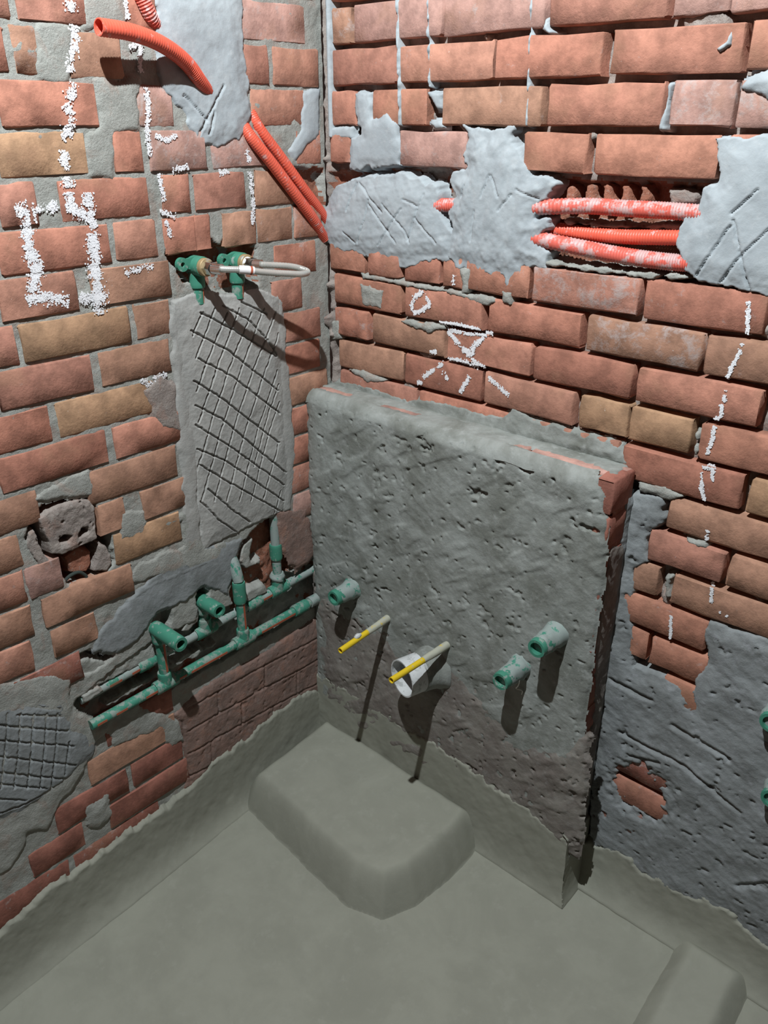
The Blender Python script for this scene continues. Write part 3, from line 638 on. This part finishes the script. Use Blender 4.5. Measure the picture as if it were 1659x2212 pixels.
TL = sorted([uv('L', *q) for q in [(-60, 2060), (0, 2010), (100, 1915), (200, 1850), (300, 1775), (400, 1700), (460, 1640), (560, 1560), (640, 1500), (700, 1478), (718, 1470)]])
upstand('L', [(0, TL[0][1])] + TL, (0.0, 1.36, -0.12, TL[0][1] + 0.06), 400)
TP = sorted([uv('P', *q) for q in [(735, 1475), (790, 1500), (850, 1545), (920, 1590), (1000, 1640), (1100, 1710), (1180, 1770), (1240, 1815)]])
upstand('P', TP, (0.0, XP + 0.026, -0.03, max(q[1] for q in TP) + 0.05), 410, thick=0.008, foot=0.014)
upstand('S', [(-0.01, TP[-1][1] + 0.005), (0.085, TP[-1][1])], (-0.026, 0.085, -0.03, TP[-1][1] + 0.05), 420, thick=0.008, foot=0.014)
TR = sorted([uv('R', *q) for q in [(1285, 1815), (1340, 1830), (1400, 1880), (1500, 1925), (1580, 1960), (1659, 2035)]])
upstand('R', TR + [(1.56, TR[-1][1])], (XP, 1.56, -0.03, max(q[1] for q in TR) + 0.05), 430)

# ================================================================== THINGS
X_ = np.array([1.0, 0, 0]); Y_ = np.array([0, 1.0, 0]); Z_ = np.array([0, 0, 1.0])
def rebase(t, p):                            # put a thing's Empty at p without moving its parts
    t.location = tuple(p)
    for c in t.children: c.matrix_parent_inverse = Matrix.Translation(-Vector(tuple(p)))
    return t

# ---------------------------------------------------------------- orange conduits
def conduit(path, label, r=0.0115, mat='orange', wall=0.0, group=None, rib=0.0014):
    t = tube('corrugated_conduit', path, r, mat, None, seg=14, rib=rib, pitch=0.0044, wall=wall, bore=0.05)
    return tag(t, label, 'conduit', group)
conduit([at_x(452, 205, -0.010), at_x(432, 176, 0.006), at_x(408, 142, 0.016), at_x(375, 112, 0.026), at_x(330, 86, 0.035), at_x(275, 68, 0.041), at_x(213, 58, 0.045)],
        'bright orange bent conduit sticking out of the upper left cement patch, open end', 0.0124, 'orange', 0.0018, None, 0.0006)
conduit([at_x(285, -60, 0.004), at_x(304, -10, 0.004), at_x(322, 30, 0.002), at_x(338, 62, -0.012)], 'short piece of orange conduit at the top edge, running into the cement', 0.0112, 'orange_dusty')
conduit([at_x(530, 215, -0.020), at_x(556, 271, -0.004), at_x(605, 338, 0.000), at_x(655, 407, 0.000), at_x(690, 454, -0.004), at_x(714, 496, -0.012)], 'orange conduit slanting down to the corner, upper of the close pair', 0.0104, 'orange', rib=0.0006)
conduit([at_x(520, 262, -0.016), at_x(542, 296, 0.004), at_x(588, 354, 0.010), at_x(636, 418, 0.010), at_x(674, 470, 0.006), at_x(700, 515, -0.006)], 'orange conduit slanting down to the corner, lower of the close pair', 0.0108, 'orange', rib=0.0006)
conduit([at_y(1110, 458, 0.030), at_y(1150, 449, 0.010), at_y(1260, 445, 0.006), at_y(1350, 450, 0.006), at_y(1440, 455, 0.007), at_y(1530, 462, 0.012), at_y(1560, 465, 0.030)], 'dusty orange conduit across the wall recess, topmost of the three', 0.0118, 'orange_dusty')
conduit([at_y(1110, 482, 0.034), at_y(1185, 493, 0.032), at_y(1260, 503, 0.026), at_y(1340, 511, 0.018), at_y(1420, 513, 0.012), at_y(1500, 514, 0.014), at_y(1530, 514, 0.030)], 'cleaner orange conduit across the wall recess, between the other two', 0.0106, 'orange')
conduit([at_y(1110, 502, 0.028), at_y(1150, 513, 0.010), at_y(1260, 536, 0.006), at_y(1350, 553, 0.005), at_y(1430, 564, 0.006), at_y(1500, 570, 0.012), at_y(1530, 574, 0.030)], 'dusty orange conduit across the wall recess, lowest of the three', 0.0122, 'orange_dusty')
conduit([at_y(900, 441, 0.030), at_y(940, 443, 0.010), at_y(990, 443, 0.010), at_y(1030, 442, 0.030)], 'pale dusty stub of conduit showing between two cement patches', 0.0112, 'orange_dusty')

# ---------------------------------------------------------------- green pipe runs in the left wall
def socket(name, a, b, r, parent, mat='green', wall=0.0):
    return tube(name, [a, b], [r * .93] + [r] * 10 + [r * .94], mat, parent, n=12, seg=20, wall=wall)
def stripe(parent, a, b, r, side, w=0.0026):
    d = (b - a) / np.linalg.norm(b - a); n = side - d * (side @ d); n /= np.linalg.norm(n)
    off = n * (r + 0.0002)
    s = np.cross(d, n) * w
    V = [a + off - s, a + off + s, b + off + s, b + off - s, a + off * .8 - s, a + off * .8 + s, b + off * .8 + s, b + off * .8 - s]
    me = bpy.data.meshes.new('stripe'); me.from_pydata([tuple(v) for v in V], [], [(0, 1, 2, 3), (0, 4, 5, 1), (2, 6, 7, 3), (1, 5, 6, 2), (3, 7, 4, 0)]); me.update()
    return link(bpy.data.objects.new('stripe', me), parent, 'stripe')
DL = 0.010
DU = -0.013
def L3(px, py, d=DL): return at_x(px, py, d)
def tee(parent, c, along, up, r=0.0150, mat='green'):
    a = along / np.linalg.norm(along)
    t = socket('tee', c - a * 0.027, c + a * 0.027, r, parent, mat)
    socket('branch', c, c + up * 0.030, r, t, mat); return t
lowrun = thing('green_pipe_run', 'lower green water pipe run along the left wall with two upright branches', 'pipe')
a0, a1 = L3(196, 1567), L3(716, 1275); ax = (a1 - a0) / np.linalg.norm(a1 - a0)
def on(a, b, px):
    ts = np.linspace(0, 1, 400); P = a + ts[:, None] * (b - a) - CAM; x = 829.5 + F * (P @ R_) / (P @ W_)
    return a + (b - a) * float(np.interp(px, x, ts))
p = tube('pipe', [a0, a1], 0.0105, 'green', lowrun, seg=18)
sd = np.array([0.97, 0, -0.05])
for xa, xb in ((205, 226), (246, 270), (310, 335), (372, 398), (408, 485), (560, 632)):
    stripe(p, on(a0, a1, xa), on(a0, a1, xb), 0.0105, sd)
c1 = on(a0, a1, 358); tee(lowrun, c1, ax, Z_)
e1 = L3(345, 1350); e1[1] = c1[1]
rp = tube('riser_pipe', [c1 + Z_ * .02, e1], 0.0108, 'green', lowrun, seg=18)
stripe(rp, c1 + Z_ * .034, e1 - Z_ * .02, 0.0108, np.array([0.95, 0.2, 0]))
c2 = on(a0, a1, 526); tee(lowrun, c2, ax, Z_)
e2 = L3(510, 1255); e2[1] = c2[1]
rp = tube('riser_pipe', [c2 + Z_ * .02, e2], 0.0108, 'green', lowrun, seg=18)
k0 = L3(515, 1302); k1 = L3(514, 1268)
stripe(rp, c2 + Z_ * .034, np.array([DL, c2[1], k0[2] - .004]), 0.0108, np.array([0.95, 0.2, 0]))
socket('coupling', np.array([DL, c2[1], k0[2]]), np.array([DL, c2[1], k1[2] + .012]), 0.0150, lowrun, 'green_clean')
tube('cement_crust', [np.array([DL, c2[1], k1[2] + .014]), np.array([DL - .008, c2[1], k1[2] + .045]), np.array([DL - .030, c2[1], k1[2] + .085])], [0.0125, 0.0125, 0.0115], 'green_dirty', lowrun, n=10, rough=0.12)
c3 = on(a0, a1, 648); socket('coupling', c3 - ax * .022, c3 + ax * .022, 0.0148, lowrun)
tube('cement_crust', [on(a0, a1, 668), on(a0, a1, 690), on(a0, a1, 712)], 0.0135, 'green_dirty', lowrun, n=10, rough=0.15, seed=4)
def tip_along(base, dirv, px, lo=0.01, hi=0.4):
    ts = np.linspace(lo, hi, 400); q = base + ts[:, None] * dirv - CAM; x = 829.5 + F * (q @ R_) / (q @ W_)
    o = np.argsort(x); return base + dirv * float(np.interp(px, x[o], ts[o]))
def outlet(parent, foot, py, px1, r, down):
    zz = at_x(foot[0] * 0 + px1, py, 0.0)[2]; bb = np.array([foot[0], foot[1], zz])
    T = tip_along(bb, X_, px1, 0.01, 0.14)
    el = socket('elbow_outlet', bb - X_ * .012, T, r, parent, 'green_clean', 0.0058)
    socket('elbow_neck', bb, bb - Z_ * down, r * .95, el, 'green'); return bb, T
bb, T = outlet(lowrun, c1, 1330, 391, 0.0165, 0.030)
rebase(lowrun, a0)

uprun = thing('green_pipe_run', 'upper green water pipe run along the left wall, partly buried in cement', 'pipe')
b0, b1 = L3(172, 1512, DU), L3(700, 1216, DU); bx = (b1 - b0) / np.linalg.norm(b1 - b0)
p = tube('pipe', [b0, b1], 0.0105, 'green_dirty', uprun, seg=18)
for xa, xb in ((232, 258), (280, 305), (545, 590)): stripe(p, on(b0, b1, xa), on(b0, b1, xb), 0.0105, sd)
tube('clean_patch', [on(b0, b1, 233), on(b0, b1, 252)], 0.0108, 'green_clean', uprun, seg=18)
cc = on(b0, b1, 316); socket('coupling', cc - bx * .022, cc + bx * .022, 0.0148, uprun)
cm = on(b0, b1, 443); tee(uprun, cm, bx, Z_)
bb, T = outlet(uprun, cm, 1288, 474, 0.0165, 0.030)
tube('riser_pipe', [cm + Z_ * .02, np.array([DU, cm[1], bb[2]])], 0.0105, 'green', uprun, seg=18)
cl = on(b0, b1, 548); socket('coupling', cl - bx * .022, cl + bx * .020, 0.0148, uprun)
c4 = on(b0, b1, 601); tee(uprun, c4, bx, Z_)
e4 = L3(587, 1092); e4 = np.array([DU, c4[1], e4[2]])
rp = tube('riser_pipe', [c4 + Z_ * .02, e4], 0.0108, 'green_dirty', uprun, seg=18)
k0 = L3(593, 1222)[2]; k1 = L3(591, 1190)[2]
socket('coupling', np.array([DU, c4[1], k0]), np.array([DU, c4[1], k1]), 0.0150, uprun, 'green_clean')
tube('cement_crust', [c4 + Z_ * .028, c4 + Z_ * .036, c4 + Z_ * .044], [0.017, 0.0185, 0.014], 'green_dirty', uprun, n=6, rough=0.15)
rebase(uprun, b0)

# ---------------------------------------------------------------- pipe stubs in the partition
def stub(tip, ln, label, plane=YP, r=0.0190):
    T = at_y(*tip, plane - ln); b = T + Y_ * ln
    t = thing('pipe_stub', label, 'pipe', loc=tuple(b + Y_ * .012))
    socket('socket', b + (T - b) * .15, T, r, t, 'green_clean', 0.0052)
    tube('cement_crust', [b + Y_ * .012, b + (T - b) * .1, b + (T - b) * .35, b + (T - b) * .68, b + (T - b) * .84], [r * 1.7, r * 1.32, r * 1.16, r * 1.08, r * 1.01], 'green_dirty', t, n=16, rough=0.12, seed=int(b[0] * 90))
    return rebase(t, b + Y_ * .012)
stub((720, 1293), 0.066, 'cement-crusted green pipe stub on the grey partition nearest the corner')
stub((1158, 1402), 0.072, 'green pipe stub near the right end of the partition, higher of two')
stub((1080, 1473), 0.074, 'green pipe stub near the right end of the partition, lower of two')
stub((1664, 1563), 0.040, 'dark open green pipe stub at the right edge, upper one', 0.0)
stub((1666, 1728), 0.040, 'green pipe stub at the right edge, lower one in crumbled cement', 0.0)
def ytube(base, tip, label, ln):
    b = at_y(*base, YP); T = at_y(*tip, YP - ln)
    t = thing('yellow_tube', label, 'pipe', loc=tuple(b))
    tube('tube', [b + (b - T) * .06, T], 0.0068, 'yellow', t, seg=14, wall=0.0014, bore=0.02)
    tube('cement_crust', [b + (b - T) * .05, b + (T - b) * .2, b + (T - b) * .46], [0.0092, 0.0085, 0.0072], 'yellow_dirty', t, n=16, rough=0.08, seed=int(b[0] * 50))
    return t, b, T
t, b, T = ytube((840, 1334), (735, 1406), 'thin yellow tube jutting from the partition, nearer the corner', 0.165)
q = b + (T - b) * .66
tube('cement_lump', [q - (T - b) * .06 + Z_ * .006, q + Z_ * .008, q + (T - b) * .05 + Z_ * .006], [0.004, 0.006, 0.003], 'pvc', t, n=8, rough=0.15); rebase(t, b)
t, b, T = ytube((968, 1392), (845, 1470), 'thin yellow tube jutting out in front of the white drain pipe', 0.185); rebase(t, b)

# white drain pipe
T = at_y(868, 1466, YP - 0.082); b = T + Y_ * 0.082 + X_ * 0.022
dp = thing('drain_pipe', 'short white plastic drain pipe opening low in the grey partition', 'pipe', loc=tuple(b))
tube('pipe', [b - (T - b) * .2, T], 0.0435, 'pvc', dp, seg=40, wall=0.0032, bore=0.10)
tube('cement_crust', [b - (T - b) * .10, b + (T - b) * .12, b + (T - b) * .36, b + (T - b) * .52], [0.058, 0.050, 0.0455, 0.0434], 'plaster', dp, n=14, seg=32, rough=0.06, seed=3)
rebase(dp, b)
# twist of pale wire on the lower stub
w0 = at_y(1117, 1455, YP - .03)
tag(tube('wire_twist', [w0, at_y(1122, 1470, YP - .034), at_y(1119, 1482, YP - .02), at_y(1115, 1487, YP - .012), at_y(1128, 1492, YP - .010), at_y(1127, 1500, YP - .006)], 0.0011, 'wire', None, n=20, seg=8),
    'tiny pale twist of wire hanging beside the lower green stub', 'wire')

# ---------------------------------------------------------------- tap elbows and hose
def elbow(px, label, tape):
    c = at_x(px[0], px[1], 0.0)
    t = thing('wall_elbow', label, 'pipe fitting', loc=tuple(c))
    body = socket('body', c - X_ * .020, c + X_ * .022, 0.0185, t, 'green_clean')
    socket('pipe_socket', c - X_ * .004, c - X_ * .004 - Z_ * .040, 0.0150, t, 'green_clean')
    pp = tube('pipe', [c - X_ * .004 - Z_ * .038, c - X_ * .006 - Z_ * .070], 0.0112, 'green', t, seg=18)
    stripe(pp, c - X_ * .004 - Z_ * .043, c - X_ * .006 - Z_ * .068, 0.0112, np.array([0.7, 0.7, 0]), 0.0035)
    e = c - Y_ * .034 + Z_ * .006                      # fixing ear, on the side away from the corner
    th = np.linspace(0, 2 * math.pi, 20, endpoint=False); V = []; fs = []
    for x, rr in ((-.002, .0125), (.006, .0125), (.006, .0045), (-.002, .0045)):
        V += [tuple(e + X_ * x + Y_ * math.cos(a) * rr + Z_ * math.sin(a) * rr) for a in th]
    for k in range(4):
        for j in range(20): fs.append((k * 20 + j, k * 20 + (j + 1) % 20, ((k + 1) % 4) * 20 + (j + 1) % 20, ((k + 1) % 4) * 20 + j))
    n0 = len(V)
    for x in (-.001, .005):
        for y, z in ((.010, -.009), (.030, -.012), (.030, .012), (.010, .009)): V.append(tuple(e + X_ * x + Y_ * y + Z_ * z))
    fs += [(n0, n0 + 3, n0 + 2, n0 + 1), (n0 + 4, n0 + 5, n0 + 6, n0 + 7)] + [(n0 + i, n0 + (i + 1) % 4, n0 + 4 + (i + 1) % 4, n0 + 4 + i) for i in range(4)]
    me = bpy.data.meshes.new('ear'); me.from_pydata(V, [], fs); me.update(); link(bpy.data.objects.new('ear', me), t, 'green_clean')
    socket('brass_insert', c + X_ * .018, c + X_ * .032, 0.0165, t, 'brass')
    if tape: tube('thread_tape', [c + X_ * .030, c + X_ * .038], [0.0125, 0.0115], 'tape', t, seg=18)
    rebase(t, c); return c
v1 = elbow((425, 574), 'green tap elbow with fixing ear, the one farther from the corner', False)
v2 = elbow((512, 565), 'green tap elbow with fixing ear, the one nearer the corner', True)
hs = thing('flexible_hose', 'short clear braided hose looped between the two green elbows', 'hose')
def nut(c, a, b):
    th = 6; o = tube('hose_nut', [c + X_ * a, c + X_ * b], 0.0125, 'chrome', hs, seg=6, cap=True); return o
nut(v1, .030, .050); nut(v2, .034, .052)
tube('ferrule', [v1 + X_ * .049, v1 + X_ * .068 + Y_ * .006], 0.0098, 'chrome', hs, seg=18)
tube('ferrule', [v2 + X_ * .051, v2 + X_ * .066 + Y_ * .006], 0.0098, 'chrome', hs, seg=18)
HP = [v1 + X_ * .055 + Y_ * .003, v1 + X_ * .070 + Y_ * .010, at_x(528, 583, .090), at_x(570, 588, .102), at_x(620, 591, .112), at_x(652, 592, .116), at_x(664, 588, .108), at_x(655, 582, .096), at_x(625, 575, .084), v2 + X_ * .062 + Y_ * .006, v2 + X_ * .050]
tube('hose', HP, 0.0058, 'hose', hs, n=90, seg=14, rib=0.0004, pitch=0.0030)
lb = catmull([v1 + X_ * .070 + Y_ * .010, at_x(528, 583, .090), at_x(570, 588, .102)], 20)
sl = tube('printed_sleeve', [lb[7], lb[10], lb[14]], 0.0078, 'label', hs, n=6, seg=16)
tube('red_band', [lb[12], lb[13]], 0.0080, 'stripe', sl, n=2, seg=16)
rebase(hs, v1)

# ---------------------------------------------------------------- broken block in the hole
def px2(pts, x0=0, y0=1040, s=0.18083): return [(x0 + a * s, y0 + b * s) for a, b in pts]
blk = patch('cement_block', 'L', px2([(440, 450), (560, 350), (850, 215), (1080, 210), (1140, 290), (1165, 690), (950, 790), (740, 890), (600, 880), (560, 700)]), 'mortar_r', None,
            0.003, -0.045, soft=0.010, amp=0.003, lump=0.006, res=0.0018, seed=131, pits=0.004,
            holes=[(px2([(710, 700), (760, 650), (840, 660), (820, 710), (730, 730)]), 0.001), (px2([(945, 640), (980, 570), (1040, 550), (1055, 600), (1000, 640), (950, 665)]), 0.001)])
tag(blk, 'pale broken cement block with two dark holes set in a ragged wall hole', 'block')
bp = patch('brick_fragment', 'L', px2([(780, 920), (950, 800), (1130, 850), (1140, 1000), (1080, 1110), (870, 1130), (820, 1010)]), 'broken', None, -0.012, -0.05, soft=0.006, amp=0.003, lump=0.004, res=0.002, seed=133)
tag(bp, 'orange brown brick fragment wedged under the pale block', 'brick')
patch('cement_smear', 'L', px2([(1160, 720), (1300, 760), (1370, 980), (1300, 1080), (1120, 1090), (1170, 900)]), 'mortar_r', wl, -0.003, -0.04, soft=0.008, amp=0.006, lump=0.004, res=0.0025, seed=134)
patch('cement_smear', 'L', px2([(330, 640), (430, 560), (570, 900), (700, 980), (760, 1060), (450, 1020), (330, 860)]), 'mortar_r', wl, -0.002, -0.04, soft=0.010, amp=0.006, lump=0.004, res=0.0025, seed=135)
arc = [np.array([-.012, 0, 0]) + np.array([0, at_x(*q)[1], at_x(*q)[2]]) for q in px2([(800, 1225), (880, 1150), (980, 1110), (1060, 1150), (1070, 1195)])]
tag(tube('pipe_ring', arc, 0.0035, 'dark', None, n=20, seg=10), 'dark curved pipe rim at the bottom of the ragged wall hole', 'pipe')

# ---------------------------------------------------------------- chalk marks
def chalk(face, lines, w, dens, seed, wall, bed, size=(0.0008, 0.0022)):
    rnd = random.Random(seed); V = []; F_ = []
    for ln in lines:
        P = poly(face, ln)
        for a, b in zip(P[:-1], P[1:]):
            L = float(np.linalg.norm(b - a)); n = int(L * dens * 1.3)
            dx, dz = (b - a) / max(L, 1e-6)
            for i in range(n):
                t = rnd.random(); o = rnd.gauss(0, w * 0.5)
                u = a[0] + (b[0] - a[0]) * t - dz * o; z = a[1] + (b[1] - a[1]) * t + dx * o
                if vnoise(np.array([u * 95.]), np.array([z * 95.]), seed)[0] + 0.6 * rnd.random() < -0.25: continue
                d = surf_d(face, u, z, bed) + 0.0008 + rnd.random() * 0.0009; s = rnd.uniform(*size); k = rnd.randint(4, 6); r0 = rnd.random() * 6
                n0 = len(V)
                for j in range(k):
                    q = s * rnd.uniform(.5, 1.2); V.append((u + q * math.cos(r0 + j * 6.283 / k), z + q * math.sin(r0 + j * 6.283 / k), d))
                F_.append(tuple(range(n0, n0 + k))[::(-1 if FLIP[face] else 1)])
    A = np.array(V); Pn = FACE[face](A[:, 0], A[:, 1], A[:, 2])
    me = bpy.data.meshes.new('chalk_mark'); me.from_pydata([tuple(q) for q in Pn], [], F_); me.update()
    o = link(bpy.data.objects.new('chalk_mark', me), wall, 'chalk'); o['kind'] = 'stuff'; return o
def zs(pts, s, x0=0, y0=0): return [[(x0 + a * s, y0 + b * s) for a, b in l] for l in pts]
s1, s4 = 0.4219, 0.4340
chalk('L', zs([[(350, 0), (365, 60)], [(378, 130), (375, 260), (352, 310), (355, 370)], [(372, 425), (355, 510)], [(335, 530), (350, 560), (350, 620), (340, 690)], [(310, 680), (365, 680)], [(325, 770), (330, 870)], [(340, 905), (352, 960)]], s1), 0.0085, 6500, 1, wl, 0.0)
chalk('L', zs([[(75, 1080), (170, 1055)], [(185, 1050), (200, 1085)], [(250, 1040), (285, 1080)], [(345, 985), (370, 1085), (460, 1100), (448, 985)], [(455, 1110), (485, 1165)], [(150, 1085), (138, 1200)]], s1), 0.0092, 7000, 2, wl, 0.0)
chalk('L', zs([[(135, 1190), (140, 1280), (185, 1330), (200, 1420)], [(460, 1190), (490, 1280), (470, 1350), (482, 1420)]], s1) + zs([[(150, 100), (175, 225), (150, 300)], [(130, 340), (180, 325), (340, 345)], [(455, 20), (460, 110), (482, 230), (480, 330), (495, 410)], [(395, 325), (440, 345)], [(440, 330), (540, 325)]], s4, 0, 500), 0.0092, 7000, 3, wl, 0.0)
chalk('L', zs([[(640, 0), (648, 100)], [(660, 240), (715, 220), (720, 370)], [(748, 450), (760, 560), (750, 650), (765, 800)], [(790, 690), (850, 720), (900, 690)], [(810, 890), (840, 1030)], [(815, 1080), (900, 1110)], [(850, 1130), (872, 1215)], [(1262, 760), (1275, 830)], [(1278, 880), (1295, 1060), (1292, 1150)], [(880, 870), (960, 855)], [(1120, 885), (1170, 880)]], s1), 0.0045, 3000, 4, wl, 0.0)
chalk('L', zs([[(700, 735), (760, 770), (830, 840), (850, 880)], [(620, 205), (720, 180), (760, 175)], [(760, 730), (830, 715)]], s4, 0, 500), 0.006, 2600, 5, wl, 0.0)
s5 = 0.31344
chalk('R', zs([[(880, 415), (820, 450), (803, 500), (810, 560), (865, 548), (925, 505), (895, 430)], [(1040, 680), (1100, 750), (1160, 815), (1220, 890), (1295, 940)], [(1295, 735), (1225, 785), (1210, 850)], [(1045, 880), (1140, 895), (1250, 930)], [(1010, 910), (940, 960), (875, 1005)], [(1330, 1000), (1400, 1065), (1470, 1130)], [(920, 830), (970, 830)], [(835, 1040), (870, 1045)], [(1090, 300), (1085, 370)], [(1010, 960), (1045, 1020)], [(1195, 1000), (1130, 1110)], [(1140, 820), (1200, 830), (1200, 860)]], s5, 640, 500), 0.0042, 5200, 6, wr, -0.006)
chalk('R', zs([[(990, 625), (1120, 640), (1270, 675)], [(1060, 680), (1180, 705), (1310, 718)], [(1310, 700), (1355, 700)]], s5, 640, 500), 0.003, 5200, 7, wr, -0.001)
chalk('R', zs([[(1540, 300), (1532, 400), (1528, 520)], [(1500, 570), (1475, 640), (1440, 710), (1395, 800)], [(1390, 870), (1380, 940)], [(1365, 960), (1360, 1040), (1320, 1060)], [(1318, 1100), (1305, 1180), (1270, 1280)], [(1245, 1362), (1310, 1362), (1305, 1450)], [(1245, 1390), (1235, 1500), (1258, 1575)]], 0.33695, 1100, 550) +
      zs([[(1218, 1300), (1228, 1380), (1215, 1450)], [(1190, 890), (1180, 965)], [(908, 1550), (905, 1640), (898, 1730)], [(1285, 1520), (1295, 1530)], [(1340, 1550), (1345, 1556)]], 0.27667, 1200, 900), 0.0028, 4200, 8, wr, -0.006)
